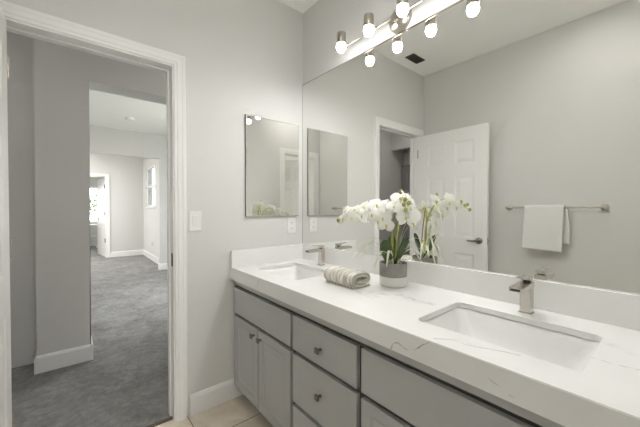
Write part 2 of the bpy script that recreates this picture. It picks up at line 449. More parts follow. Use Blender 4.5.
sp.box(-.027, -.013, DR - .0212, DR - .0204, .92, .955)
o = sp.build('strike_plate', DARKM, jamb); o['label'] = 'dark metal strike plate'
jb = boxes([(XW - .002, XW + .112, WR - .018, WR, 0, DH - .018), (XW - .002, XW + .112, WL, WL + .018, 0, DH - .018), (XW - .002, XW + .112, WL, WR, DH - .018, DH)])
struct('trim_5', jb, TRIM, label='white jamb lining the second doorway', cat='door jamb')
m = MB(); m.box(-.055, -.03, DL, DR, -.001, .006, bev=.002)
struct('trim_6', m, mat('threshold_brown', (.13, .10, .075), .5, .3, bump=.1), label='dark threshold strip between tile and carpet', cat='threshold')

def base(name, segs, label, h=.125, th=.014):
    """baseboard: segs are (x0,y0,x1,y1,nx,ny): a run along the wall and the side it stands out to"""
    m = MB()
    for x0, y0, x1, y1, nx, ny in segs:
        prof = [(0, 0), (th, 0), (th, h - .02), (th * .55, h - .004), (0, h)]
        ra = [m.bm.verts.new((x0 + nx * d, y0 + ny * d, z)) for d, z in prof]
        rb = [m.bm.verts.new((x1 + nx * d, y1 + ny * d, z)) for d, z in prof]
        m.skin([ra, rb])
    return struct(name, m, TRIM, label=label, cat='baseboard')
base('baseboard_left', [(0, DR + .068, 0, -.45, 1, 0)], 'white baseboard between the door casing and the vanity')
base('baseboard_back', [(.0, -W, XW, -W, 0, 1)], 'white baseboard under the towel bar wall')

# ------------------------------------------------------------------ hall and the rooms beyond
struct('floor_hall', boxes([(-11, FX, -3.6, .12, -.06, -.004), (FX, XE + .075, -3.6, .7, -.06, -.004)]), CARPET, label='grey carpet running down the hall and into the rooms beyond', cat='carpet')
struct('ceiling_hall', boxes([(-11, FX, -3.6, .15, H, H + .08), (FX, XE, -3.6, .7, H, H + .08)]), CEILP, label='white ceiling of the hall and rooms beyond', cat='ceiling')
BY0 = -1.583
out = [(BY0, 0), (-1.260, 0), (-1.260, 2.274), (-.40, 2.274), (-.40, 0), (.1, 0), (.1, H), (BY0, H)]
m = MB(); A_ = [m.bm.verts.new((HX, y, z)) for y, z in out]; B_ = [m.bm.verts.new((HB, y, z)) for y, z in out]
m.skin([A_, B_])
bmesh.ops.bevel(m.bm, geom=[e for e in m.bm.edges if e.verts[0] in A_ and e.verts[1] in A_ and (A_.index(e.verts[0]), A_.index(e.verts[1])) in ((1, 2), (2, 1), (2, 3), (3, 2), (7, 0), (0, 7))], offset=.006, segments=2, affect='EDGES')
m.box(HB - .1, HB + .02, -3.55, BY0 + .005, 0, H)
struct('wall_hall', m, PAINT, label='greige hall wall with a tall cased-less opening', cat='wall', smooth=True)
struct('wall_hall_recess', boxes([(-1.545, -1.485, -3.5, BY0 - .0, 0, H)]), PAINT, label='greige wall set back behind the hall corner', cat='wall')
struct('wall_hall_end', boxes([(-1.6, XE, -3.55, -3.45, 0, H), (-1.485, XE, -3.1, -3.0, 2.27, H)]), PAINT, label='end wall and header of the hall, seen in the wide mirror', cat='wall')
struct('wall_hall_side', boxes([(HX - .1, XE, -.10, 0.05, 0, H)]), PAINT, label='hall wall beside the bathroom', cat='wall')
base('baseboard_hall', [(HX, BY0, HX, -1.260, 1, 0), (HB, -1.260, HX + .014, -1.260, 0, 1), (HX + .014, BY0, -1.485, BY0, 0, -1)], 'white baseboard wrapping the hall corner', h=.13)
base('baseboard_hall_recess', [(-1.485, BY0, -1.485, -1.73, 1, 0), (XE, DL - .07, XE, -3.4, -1, 0)], 'white baseboard along the set-back hall wall', h=.13)
# second room
struct('wall_lounge_left', boxes([(-11, HB, -3.6, -3.5, 0, .5), (-11, HB, -3.6, -3.5, 2.4, H), (-11, -6.4, -3.6, -3.5, .5, 2.4), (-5.6, HB, -3.6, -3.5, .5, 2.4)]), PAINT, label='left wall of the middle and far rooms', cat='wall')
struct('wall_lounge_right', boxes([(FX, HB, .60, .70, 0, .7), (FX, HB, .60, .70, 2.2, H), (FX, -3.6, .60, .70, .7, 2.2), (-2.4, HB, .60, .70, .7, 2.2)]), PAINT, label='right wall of the middle room', cat='wall')
m = MB(); m.box(FX - .115, FX, -.015, .60, 0, H); m.box(FX - .115, FX, -2.6, -.015, 2.245, H); m.box(FX - .115, FX, -3.5, -2.6, 0, H)
struct('wall_far', m, PAINT, label='greige wall with a wide opening across the middle room', cat='wall')
base('baseboard_far', [(FX, -.015, FX, .6, 1, 0), (FX + .014, -.015, FX - .115, -.015, 0, -1)], 'white baseboard at the far opening', h=.13)
# third room
RY = .10
struct('wall_hallway_right', boxes([(GX, FX - .1, RY, RY + .12, 0, 1.28), (GX, FX - .1, RY, RY + .12, 2.27, H), (GX, -6.86, RY, RY + .12, 1.28, 2.27), (-5.86, FX - .1, RY, RY + .12, 1.28, 2.27)]), PAINT, label='pale wall with the bright sash window', cat='wall')
BL, BR, BH = -1.52, -.715, 2.05
struct('wall_hallway_back', boxes([(GX - .11, GX, BR, .2, 0, H), (GX - .11, GX, -3.5, BL, 0, H), (GX - .11, GX, BL, BR, BH, H)]), PAINT, label='pale wall with the bedroom doorway at the end', cat='wall')
casing('trim_7', GX, BL - .004, BR + .004, BH - .004, .07, 1, 'white casing of the far bedroom doorway', th=.02)
jb = boxes([(GX - .112, GX + .002, BR - .018, BR, 0, BH - .018), (GX - .112, GX + .002, BL, BL + .018, 0, BH - .018), (GX - .112, GX + .002, BL, BR, BH - .018, BH)])
struct('trim_8', jb, TRIM, label='white jamb of the far bedroom doorway', cat='door jamb')
base('baseboard_hallway', [(GX, BR + .075, GX, RY, 1, 0), (GX, RY, FX - .115, RY, 0, -1)], 'white baseboard around the far room', h=.14)
# bedroom beyond
struct('wall_bedroom_side', boxes([(-11, GX - .1, -.3, -.2, 0, H)]), PAINT, label='side wall of the far bedroom', cat='wall')
struct('wall_bedroom_back', boxes([(-11, -10.9, -3.5, -.2, 0, .78), (-11, -10.9, -3.5, -.2, 1.98, H), (-11, -10.9, -3.5, -2.2, .78, 1.98), (-11, -10.9, -.66, -.2, .78, 1.98)]), PAINT, label='window wall of the far bedroom', cat='wall')

def window(name, axis, p, a0, a1, z0, z1, label, out, rail=True, glass=GLASS):
    """frame, sill and panes in a wall opening; axis 'x' = wall plane x = p"""
    def bx(mb, u0, u1, d0, d1, w0, w1, bev=0):
        if axis == 'x': mb.box(p + min(d0, d1), p + max(d0, d1), u0, u1, w0, w1, bev=bev)
        else: mb.box(u0, u1, p + min(d0, d1), p + max(d0, d1), w0, w1, bev=bev)
    m = MB(); f = .045; d0, d1 = out * .008, out * .05
    bx(m, a0, a0 + f, d0, d1, z0, z1); bx(m, a1 - f, a1, d0, d1, z0, z1); bx(m, a0, a1, d0, d1, z0, z0 + f); bx(m, a0, a1, d0, d1, z1 - f, z1)
    if rail: bx(m, a0, a1, d0, d1, (z0 + z1) / 2 - .025, (z0 + z1) / 2 + .025)
    o = struct(name, m, TRIM, label=label, cat='window')
    g = MB(); bx(g, a0 + f, a1 - f, out * .028, out * .032, z0 + f, z1 - f)
    struct('pane', g, glass, o)
    s = MB(); bx(s, a0 - .03, a1 + .03, out * -.03, out * .03, z0 - .02, z0 + .004)
    struct('window_sill', s, TRIM, o)
    return o
window('window_1', 'y', RY, -6.86, -5.86, 1.28, 2.27, 'bright white sash window high on the right wall of the far room', 1, glass=TINTED)
window('window_2', 'x', -10.9, -2.2, -.66, .78, 1.98, 'bright window at the end of the far bedroom', -1)
window('fill_window_3', 'y', .60, -3.6, -2.4, .7, 2.2, 'added unseen window lighting the middle room', 1)  # opening added out of view to let light into the middle room
window('fill_window_4', 'x', 3.1, -1.66, -.95, .25, 2.15, 'unseen window behind the second doorway, enlarged for fill light', 1)  # unseen, made tall and wide to throw fill light through the doorway
portal('fill_daylight_entry_room', (3.25, -1.305, 1.2), (0, PI / 2, 0), 1.9, .71)
portal('daylight_far_room', (-6.36, RY + .2, 1.77), (-PI / 2, 0, 0), 1.0, 1.0)
portal('daylight_bedroom', (-11.05, -1.43, 1.38), (0, -PI / 2, 0), 1.2, 1.55)
portal('fill_daylight_middle_room', (-3.0, .75, 1.45), (-PI / 2, 0, 0), 1.2, 1.5)
window('fill_window_5', 'y', -3.5, -6.4, -5.6, .5, 2.4, 'added unseen window brightening the far room', -1)  # put in out of view to brighten the far room
portal('fill_daylight_far_room_left', (-6.0, -3.65, 1.45), (PI / 2, 0, 0), .8, 1.9)
struct('ground', boxes([(-30, 12, -24, 22, -.5, -.4)]), GROUNDM, label='ground outside the windows', cat='ground')

# ------------------------------------------------------------------ doors
def knob_lever(parent, c, nrm, along, material=HANDLEM, out=.030):
    c = Vector(c); n = Vector(nrm); a = Vector(along)
    m = MB(); m.lathe(c, n, [(.031, 0), (.031, .006), (.026, .011), (.013, .014), (.011, out - .010), (.014, out - .005), (.014, out + .007), (.008, out + .010)], 28)
    pts = [c + n * out + a * t + Vector((0, 0, -.006 * math.sin(t * 24))) for t in [i * .010 for i in range(11)]]
    m.tube(pts, [.0105, .0105, .010, .0095, .009, .0085, .008, .0078, .0075, .007, .006], 12)
    return m.build('door_handle', material, parent, smooth=True)

# bathroom door, opened flat towards the towel wall
DF = -1.576; DT = .036; DX0, DX1 = .014, .724
xs = [DX0, DX0 + .115, DX0 + .305, DX0 + .405, DX0 + .595, DX1]
zs = [.010, .235, .80, .955, 1.555, 1.675, 1.90, 2.025]
pn = [(1, 1), (3, 1), (1, 3), (3, 3), (1, 5), (3, 5)]
m = MB(); panel_faces(m, xs, zs, pn, lambda u, w_, d: Vector((u, DF - d, w_)), DT, [(.014, .005), (.018, 0.0), (.024, -.003)])
door1 = struct('door_1', m, TRIM, label='white six-panel door standing open beside the towel wall', cat='door')
knob_lever(door1, (DX1 - .068, DF, .935), (0, 1, 0), (-1, 0, 0)); knob_lever(door1, (DX1 - .068, DF - DT, .935), (0, -1, 0), (-1, 0, 0))
m = MB(); m.box(DX1 - .001, DX1 + .0015, DF - DT + .006, DF - .006, .905, .965); m.box(DX1, DX1 + .010, DF - DT + .012, DF - .014, .928, .945)
m.build('latch_plate', NICKELD, door1)
for z in (.25, 1.02, 1.79):
    m = MB(); m.cyl((.006, DF + .001, z), (.006, DF + .001, z + .09), .0045, 12); m.box(.0, .0138, DF - .03, DF - .0, z, z + .09)
    m.build('hinge', NICKELD, door1, smooth=True)

# far bedroom door, swung into the bedroom
ha = Vector((GX - .1, BR - .02, 0)); ta = Vector((-8.19, -.845, 0)); dv = (ta - ha).normalized(); nv = Vector((dv.y, -dv.x, 0))
if nv.y > 0: nv = -nv
DWd = .78
xs = [0, .12, .335, .445, .66, DWd]
m = MB(); panel_faces(m, xs, zs, pn, lambda u, w_, d: ha + dv * u - nv * d + Vector((0, 0, w_)), .036, [(.012, .008), (.018, 0), (.022, -.005)])
door2 = struct('door_2', m, TRIM, label='white panel door open into the far bedroom, black hinges', cat='door')
k = knob_lever(door2, ha + dv * (DWd - .07) + Vector((0, 0, .96)), nv, -dv, BLACKM); k['label'] = 'dark lever handle'
for z in (.38, 1.06, 1.75):
    m = MB(); m.cyl((GX - .095, BR - .022, z), (GX - .095, BR - .022, z + .10), .011, 12); m.box(GX - .095, GX - .04, BR - .0215, BR - .017, z, z + .10)
    h_ = m.build('hinge', BLACKM, door2, smooth=True); h_['label'] = 'black hinge'

# hall closet doors (one seen in the wide mirror, one casing edge beyond the corner)
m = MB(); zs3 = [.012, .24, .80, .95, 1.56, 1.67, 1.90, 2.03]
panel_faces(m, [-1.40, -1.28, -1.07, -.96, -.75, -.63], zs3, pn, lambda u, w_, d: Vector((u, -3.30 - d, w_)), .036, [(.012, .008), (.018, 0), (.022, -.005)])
door3 = struct('door_3', m, CLOSET_GREY, label='grey closet door at the hall end, seen in the wide mirror', cat='door')
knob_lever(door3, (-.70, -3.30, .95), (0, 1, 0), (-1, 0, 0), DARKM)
m = MB(); m.box(-1.40, -.60, -3.449, -3.34, 2.04, 2.27); m.box(-.62, XE - .0, -3.449, -3.30, 0, 2.27)
struct('trim_9', m, PAINT, label='return wall beside the hall closet door', cat='wall trim')
casing('trim_10', -1.485, -2.58, -1.80, 2.05, .066, 1, 'white casing of a side door beyond the hall corner')
xs = [-2.58, -2.46, -2.27, -2.15, -1.96, -1.80]
m = MB(); panel_faces(m, xs, zs3, pn, lambda u, w_, d: Vector((-1.479 - d, u, w_)), .03, [(.012, .006), (.018, 0), (.022, -.004)])
struct('door_4', m, TRIM, label='closed white side door beyond the hall corner', cat='door')

# door of the room behind the second doorway, half open
ha = Vector((XW + .11, WL + .02, 0)); dv = Vector((math.cos(math.radians(38)), math.sin(math.radians(38)), 0)); nv = Vector((-dv.y, dv.x, 0))
m = MB(); panel_faces(m, [0, .1, .24, .32, .46, .55], zs, pn, lambda u, w_, d: ha + dv * u + nv * (.0 - d) + Vector((0, 0, w_)), .036, [(.012, .008), (.018, 0), (.022, -.005)])
door5 = struct('door_5', m, TRIM, label='white panel door half open in the second doorway, seen in the small mirror', cat='door')
knob_lever(door5, ha + dv * .49 + Vector((0, 0, .935)), nv, -dv)

# ------------------------------------------------------------------ vanity cabinet
FY = -.567                     # front of doors and drawers
van = empty('vanity_cabinet', (.93, -.29, 0), 'grey painted double vanity cabinet with raised panel doors and square knobs', 'vanity cabinet')
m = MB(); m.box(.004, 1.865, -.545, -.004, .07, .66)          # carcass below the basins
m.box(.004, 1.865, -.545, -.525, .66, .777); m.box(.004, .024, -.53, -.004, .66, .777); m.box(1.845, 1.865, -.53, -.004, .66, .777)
m.build('body', CAB_SHADE, van)
m = MB()
for a in ((.003, .016), (.655, .692), (1.088, 1.13), (1.762, 1.866)): m.box(a[0], a[1], -.5425, -.535, .07, .7775)
for z0, z1 in ((.07, .098), (.548, .562), (.728, .7775)): m.box(.003, 1.866, -.5425, -.535, z0, z1)
m.box(.683, 1.10, -.5425, -.535, .298, .302)
m.build('face_frame', CAB, van)
m = MB(); m.box(.004, 1.866, -.565, -.546, .745, .7775, bev=.004); m.build('top_rail', CAB, van)
m = MB(); m.box(.004, 1.865, -.485, -.465, 0, .072); m.build('toe_kick', CAB_SHADE, van)
def front(name, x0, x1, z0, z1, frame, steps):
    m = MB(); e = .006
    f0 = FY + .0005
    panel_faces(m, [x0, x0 + frame, x1 - frame, x1], [z0, z0 + frame, z1 - frame, z1], [(1, 1)] if frame > .02 else [], lambda u, w_, d: Vector((u, f0 + d, w_)), .019, steps)
    if frame <= .02: pass
    bmesh.ops.bevel(m.bm, geom=[ed for ed in m.bm.edges if all(abs(v.co.y - f0) < 1e-5 for v in ed.verts) and
                                (all(abs(v.co.x - x0) < 1e-5 for v in ed.verts) or all(abs(v.co.x - x1) < 1e-5 for v in ed.verts) or all(abs(v.co.z - z0) < 1e-5 for v in ed.verts) or all(abs(v.co.z - z1) < 1e-5 for v in ed.verts))],
                    offset=.010 if frame <= .02 else .006, segments=2, affect='EDGES')
    return m.build(name, CAB, van)
def knob(parent, x, z):
    m = MB(); m.cyl((x, FY + .001, z), (x, FY - .018, z), .0065, 12); m.box(x - .012, x + .012, FY - .027, FY - .017, z - .012, z + .012, bev=.003)
    o = m.build('knob', KNOBM, parent); o['label'] = 'small dark square knob'
DST = [(.007, .006), (.006, .0), (.022, -.004)]
WST = [(.004, .003), (.004, .0), (.014, -.003)]
front('false_front', .012, .663, .567, .727, .020, WST)
d = front('door', .012, .333, .092, .545, .040, DST); knob(d, .292, .503)
d = front('door', .343, .663, .092, .545, .040, DST); knob(d, .372, .503)
for z0, z1, kz in ((.567, .727, .639), (.318, .546, .442), (.092, .297, .20)):
    d = front('drawer', .684, 1.097, z0, z1, .020, WST); knob(d, .8905, kz)
front('false_front', 1.121, 1.772, .567, .727, .020, WST)
d = front('door', 1.121, 1.442, .092, .545, .040, DST); knob(d, 1.40, .503)
d = front('door', 1.451, 1.772, .092, .545, .040, DST); knob(d, 1.49, .503)

# ------------------------------------------------------------------ countertop with two cut-outs
T1 = .8543; T0 = .7786; CD = -.584
SINKS = [(.120, .563), (1.279, 1.711)]; SY0, SY1 = -.467, -.160
top = empty('countertop', (.93, -.29, T0), 'white quartz countertop with grey veins and thick front edge on the grey vanity', 'countertop')
m = MB(); x0c, x1c = .001, 1.868
t = bmesh.new(); edges = []
def loop(pts):
    vs = [t.verts.new(p) for p in pts]
    for a, b_ in zip(vs, vs[1:] + vs[:1]): edges.append(t.edges.new((a, b_)))
    return vs
outer = loop([Vector((x0c, CD + .02, T1)), Vector((x1c, CD + .02, T1)), Vector((x1c, 0, T1)), Vector((x0c, 0, T1))])
holes = [loop(rrect(a, b_, SY0, SY1, .022, T1)) for a, b_ in SINKS]
bmesh.ops.triangle_fill(t, edges=edges, use_beauty=True)
m.merge(t)
for a, b_ in SINKS:                                       # the stone's cut edge
    m.skin([[m.bm.verts.new(p) for p in rrect(a, b_, SY0, SY1, .022, T1)], [m.bm.verts.new(p) for p in rrect(a, b_, SY0, SY1, .022, T1 - .02)]], False, False)
bmesh.ops.remove_doubles(m.bm, verts=m.bm.verts[:], dist=1e-5)
q = MB(); q.box(x0c, x1c, CD, CD + .02, T0, T1)
bmesh.ops.bevel(q.bm, geom=[e for e in q.bm.edges if all(abs(v.co.y - CD) < 1e-5 for v in e.verts) and abs(e.verts[0].co.z - e.verts[1].co.z) < 1e-5], offset=.002, segments=2, affect='EDGES')
m.merge(q.bm); m.build('slab', QUARTZ, top)
m = MB(); m.box(x0c, x1c, -.02, -.001, T1, .9626, bev=.0015); m.build('backsplash', QUARTZ, top)
m = MB(); m.box(x0c, x0c + .02, CD + .001, -.0205, T1, .9626, bev=.0015); m.build('side_splash', QUARTZ, top)

def sink(x0, x1, label):
    o = empty('sink_basin', ((x0 + x1) / 2, (SY0 + SY1) / 2, T1 - .14), label, 'sink', 'undermount basins')
    m = MB(); zt = T1 - .0205
    spec = [(-.012, 0, .03), (-.004, -.0005, .03), (.0, -.004, .03), (.006, -.02, .032), (.016, -.05, .04), (.030, -.085, .05), (.048, -.103, .055), (.075, -.1105, .055), (.11, -.114, .03)]
    rings = [[m.bm.verts.new(p) for p in rrect(x0 + d * 1.25, x1 - d * 1.25, SY0 + d, SY1 - d, r, zt + z)] for d, z, r in spec]
    m.skin(rings, False, True)
    m.build('bowl', PORC, o, smooth=True, angle=60)
    c = ((x0 + x1) / 2, (SY0 + SY1) / 2 + .0, zt - .1142)
    m = MB(); m.lathe(c, (0, 0, 1), [(.026, 0), (.026, .002), (.022, .003), (.020, .001), (.012, .001), (.011, .006), (.004, .008)], 28); m.build('drain', NICKEL, o, smooth=True)
sink(*SINKS[0], 'white rectangular undermount sink nearest the small mirror')
sink(*SINKS[1], 'white rectangular undermount sink in the foreground, past the orchid')

def faucet(x, y, label):
    o = empty('faucet', (x, y, T1), label, 'faucet', 'square single hole faucets')
    m = MB(); m.box(x - .022, x + .022, y - .022, y + .022, T1, T1 + .004, bev=.002)
    m.build('base_plate', NICKEL, o)
    m = MB(); m.box(x - .0178, x + .0178, y - .0178, y + .0178, T1 + .003, T1 + .114, bev=.003); m.build('body', NICKEL, o)
    # flat square spout sloping gently down, an open slot at its tip
    m = MB(); s = bmesh.new(); bmesh.ops.create_cube(s, size=1)
    for v in s.verts:
        tt = .5 - v.co.y; yy = y + .0165 - tt * .136
        hh = .020 if tt < .5 else .015
        v.co = Vector((x + v.co.x * .041, yy, T1 + .105 - tt * .003 + v.co.z * hh))
    bmesh.ops.bevel(s, geom=s.edges[:], offset=.002, segments=2, affect='EDGES'); m.merge(s)
    m.build('spout', NICKEL, o)
    m = MB(); m.box(x - .014, x + .014, y - .1206, y - .118, T1 + .0985, T1 + .1055); a_ = m.build('spout_outlet', DARKM, o); a_['label'] = 'dark slot at the spout tip'
    m = MB(); m.cyl((x, y, T1 + .113), (x, y, T1 + .120), .0125, 20); m.build('cartridge', DARKM, o, smooth=True)
    m = MB(); m.box(x - .016, x + .016, y - .016, y + .016, T1 + .119, T1 + .134, bev=.002)
    s = bmesh.new(); bmesh.ops.create_cube(s, size=1)
    for v in s.verts:
        tt = .5 - v.co.y
        v.co = Vector((x + v.co.x * .026, y + .012 - tt * .085, T1 + .131 + tt * .005 + v.co.z * .0035))
    bmesh.ops.bevel(s, geom=s.edges[:], offset=.0012, segments=2, affect='EDGES'); m.merge(s)
    m.build('lever', NICKEL, o)
faucet(.32, -.085, 'brushed nickel faucet over the sink nearest the small mirror')
faucet(1.498, -.095, 'brushed nickel faucet over the foreground sink')

# ------------------------------------------------------------------ mirrors
m = MB(); m.box(.0025, 1.866, -.0065, -.0005, .9632, 2.175)
wm = m.build('wall_mirror', MIRROR); tag(wm, 'wide frameless mirror above the backsplash on the vanity wall', 'mirror')
m = MB(); m.box(.0015, 1.867, -.0068, -.0002, 2.175, 2.178); m.box(.0008, .0025, -.0068, -.0002, .9632, 2.178); o = m.build('edge', DARKM, wm); o['label'] = 'thin dark polished edge'
my0, my1, mz0, mz1 = -.479, -.053, 1.182, 1.858
m = MB(); m.box(.001, .016, my0, my1, mz0, mz1)
t = [f for f in m.bm.faces if f.calc_center_median().x > .0159][0]
sm = empty('wall_mirror', (.0, (my0 + my1) / 2, mz0), 'small frameless square-cornered mirror by the corner above the outlet', 'mirror')
m.bm.normal_update(); bmesh.ops.inset_individual(m.bm, faces=[t], thickness=.006, depth=0)
for v in t.verts: v.co.x += .002
m.build('glass', MIRROR, sm)
m = MB(); m.box(.0, .010, my0 - .002, my1 + .002, mz0 - .002, mz1 + .002); m.build('backing', mat('mirror_backing_grey', (.30, .30, .29), .4, .5, bump=.05), sm)

# ------------------------------------------------------------------ vanity light with four lamps
LC = .883; LY = -.135
vl = empty('vanity_light', (LC, 0, 2.245), 'satin nickel four-lamp vanity light with round canopy above the wide mirror', 'wall light')
m = MB(); m.lathe((LC, 0, 2.248), (0, -1, 0), [(.068, 0), (.069, .006), (.066, .014), (.058, .024), (.044, .033), (.024, .039), (.010, .041)], 40); m.cyl((LC, -.03, 2.235), (LC, -.082, 2.222), .008, 14)
m.build('canopy', NICKELD, vl, smooth=True)
RZ = 2.222; RYR = -.078
m = MB(); m.cyl((.552, RYR, RZ), (1.214, RYR, RZ), .0045, 12); m.sphere((.552, RYR, RZ), .007); m.sphere((1.214, RYR, RZ), .007)
m.build('rod', NICKELD, vl, smooth=True)
for x in (.561, .774, .988, 1.206):
    m = MB(); m.lathe((x, LY, 2.207), (0, 0, 1), [(.0245, .0), (.0268, .0), (.0275, .002), (.0275, .060), (.0255, .064), (.010, .066)], 32, cap0=False)
    m.lathe((x, LY, 2.207), (0, 0, 1), [(.0245, 0), (.0240, .05), (.001, .052)], 32, cap0=False, cap1=False)
    lh = m.build('lamp_head', NICKELD, vl, smooth=True)
    m = MB(); m.cyl((x, RYR + .004, RZ), (x, LY + .02, RZ + .012), .005, 12); m.cyl((x - .010, RYR, RZ), (x + .010, RYR, RZ), .008, 14); m.build('knuckle', NICKELD, lh, smooth=True)
    m = MB(); m.lathe((x, LY, 2.164), (0, 0, 1), [(.001, 0), (.016, .0020), (.0225, .0075), (.027, .017), (.0285, .027), (.027, .036), (.0240, .042), (.0225, .06)], 32, cap0=True); 
    for f_ in m.bm.faces:
        if f_.calc_center_median().z < 2.1662: f_.material_index = 1
    b_ = m.build('bulb', BULBM, lh, smooth=True); b_['label'] = 'glowing frosted bulb'

# ------------------------------------------------------------------ switch and outlets
def plate(y0, y1, z0, z1, name, label, cat, kind):
    o = empty(name, (0, (y0 + y1) / 2, z0), label, cat)
    m = MB(); m.box(0, .006, y0, y1, z0, z1, bev=.002); m.build('cover_plate', PLAST, o)
    yc = (y0 + y1) / 2; zc = (z0 + z1) / 2
    if kind == 'switch':
        m = MB(); m.box(.005, .0085, yc - .0165, yc + .0165, zc - .033, zc + .033, bev=.001)
        for v in m.bm.verts:
            if v.co.x > .007: v.co.x += .002 * (v.co.z - zc) / .033
        m.build('rocker', PLAST, o)
    else:
        for dz in (-.02, .02):
            m = MB(); m.box(.005, .008, yc - .017, yc + .017, zc + dz - .015, zc + dz + .015, bev=.0012); s_ = m.build('socket', PLAST, o)
            m = MB()
            for dy in (-.006, .006): m.box(.0078, .0083, yc + dy - .001, yc + dy + .001, zc + dz - .002, zc + dz + .008)
            m.cyl((.0078, yc, zc + dz - .008), (.0083, yc, zc + dz - .008), .0022, 10); m.build('slots', DARKM, s_)
    return o
plate(-.838, -.766, 1.100, 1.218, 'light_switch', 'white rocker light switch beside the doorway casing', 'light switch', 'switch')
plate(-.146, -.074, 1.052, 1.167, 'wall_outlet', 'white wall outlet below the small mirror', 'outlet', 'outlet')
o = empty('wall_outlet', (-6.20, RY, .36), 'tiny wall outlet low on the far room wall under the sash window', 'outlet')
m = MB(); m.box(-6.235, -6.165, RY - .006, RY, .335, .45, bev=.002); m.build('cover_plate', PLAST, o)
m = MB(); m.box(-6.222, -6.178, RY - .010, RY - .005, .36, .43); m.build('socket', mat('outlet_grey', (.30, .30, .30), .5, bump=.05), o)

# ------------------------------------------------------------------ towel bar and white towel
BZ = 1.246; BY = -1.643; bx0, bx1 = .869, 1.498
tb = empty('towel_bar', ((bx0 + bx1) / 2, -W, BZ), 'nickel towel bar with round brackets on the wall facing the mirror', 'towel bar')
m = MB(); m.cyl((bx0, BY, BZ), (bx1, BY, BZ), .0075, 16); m.build('rail', NICKELD, tb, smooth=True)
for x in (bx0, bx1):
    m = MB(); m.lathe((x, -W, BZ), (0, 1, 0), [(.026, 0), (.026, .006), (.020, .012), (.012, .018), (.011, .045), (.016, .05), (.018, .060), (.016, .070), (.006, .075)], 28); m.build('bracket', NICKELD, tb, smooth=True)
tx0, tx1 = 1.005, 1.272
prof = []
for i in range(15): prof.append((BY + .0165 + .010 * (1 - i / 14), .893 + (BZ - .893) * i / 14))
for i in range(1, 8): a = PI * i / 8; prof.append((BY + math.cos(a) * .0165, BZ + math.sin(a) * .0165))
for i in range(13): prof.append((BY - .0165 - .004 * i / 12, BZ - (BZ - .955) * i / 12))
NP = len(prof) - 1
def tw(u, v):
    k = v * NP; i = min(int(k), NP - 1); f = k - i
    y = prof[i][0] * (1 - f) + prof[i + 1][0] * f; z = prof[i][1] * (1 - f) + prof[i + 1][1] * f
    hang = max(0, (BZ - z) / .35); back = max(0, (v - .5) * 2)
    x = tx0 + (tx1 - tx0) * u - .012 * hang * (1 - u) * (1 if v < .5 else 0) + .030 * min(1, back * 1.6) - (.01 * hang * u if v < .5 else 0)
    y += (.004 * math.sin(u * 9 + 1) + .003 * mnoise.noise(Vector((u * 5, v * 6, 3)))) * hang * (1 if v < .5 else .4)
    z += -.006 * (u - .5) * hang
    return Vector((x, y, z))
m = MB(); m.grid(tw, 30, 60)
o = m.build('hand_towel', WTOWEL, smooth=True, angle=180, solid=.012); tag(o, 'white towel folded over the towel bar', 'towel')

# ------------------------------------------------------------------ ceiling vent and smoke detector
cv = empty('ceiling_vent', (.165, -1.265, H), 'small dark rectangular vent grille on the bathroom ceiling', 'vent')
m = MB(); x0, x1, y0, y1 = .118, .215, -1.365, -1.165
m.box(x0, x1, y0, y0 + .014, H - .008, H, bev=.002); m.box(x0, x1, y1 - .014, y1, H - .008, H, bev=.002); m.box(x0, x0 + .014, y0, y1, H - .008, H, bev=.002); m.box(x1 - .014, x1, y0, y1, H - .008, H, bev=.002); m.box(x0 + .01, x1 - .01, y0 + .01, y1 - .01, H - .002, H)
m.build('frame', VENTM, cv)
m = MB()
for i in range(6):
    x = x0 + .018 + i * .0125; m.box(x, x + .003, y0 + .012, y1 - .012, H - .009, H - .001)
m.build('slats', VENTM, cv)
m = MB(); m.lathe((-3.93, -.627, H), (0, 0, -1), [(.07, 0), (.07, .012), (.062, .03), (.035, .036), (.01, .036)], 32)
o = m.build('smoke_detector', PLAST, smooth=True); tag(o, 'round white smoke detector on the ceiling past the hall opening', 'smoke detector')

# ------------------------------------------------------------------ folded beige towel on the counter
ft = empty('folded_towel', (.775, -.305, T1), 'folded beige gathered hand towel lying on the counter beside the orchid', 'towel')
fx0, fx1 = .668, .886
NT = 2.2
def roll(u, v):
    """a cloth rolled flat: v runs along the roll from its outer end inwards, u along the towel"""
    th = -PI * .35 - v * 2 * PI * NT
    k = v * NT
    hy = .061 - .0115 * k; hz = .0345 - .0122 * k
    c, s_ = math.cos(th), math.sin(th)
    py = math.copysign(abs(c) ** .62, c) * hy; pz = math.copysign(abs(s_) ** .75, s_) * hz
    end = min(1, u / .09); sq = .80 + .20 * math.sqrt(max(0, 1 - (1 - end) ** 2))
    rib = (.0022 * math.sin(u * 34 + .6 * math.sin(3 * th)) + .0035 * mnoise.noise(Vector((u * 11, th * .35, 2.3)))) * (1 if s_ > -.6 else .15) * (1 - .6 * v)
    n = 1 + rib / .03
    x = fx0 + (fx1 - fx0) * u - (.012 * k * (1 - u)) * 0 + .006 * mnoise.noise(Vector((th * .8, 1.7, 0))) * (u > .93) + .018 * (1 - sq) * 2
    return Vector((x, -.305 + py * sq * n, max(T1 + .0065, T1 + .0408 + pz * sq * n)))
m = MB(); m.grid(roll, 60, 150)
m.build('rolled_cloth', BTOWEL, ft, smooth=True, angle=180, solid=.0095)
m = MB(); m.grid(lambda u, v: Vector((fx0 + .012 + (fx1 - .018 - fx0) * u, -.356 + .112 * v, T1 + .0055 + .002 * mnoise.noise(Vector((u * 7, v * 4, 5))))), 30, 16)
m.build('under_fold', BTOWEL, ft, smooth=True, angle=180, solid=.008)

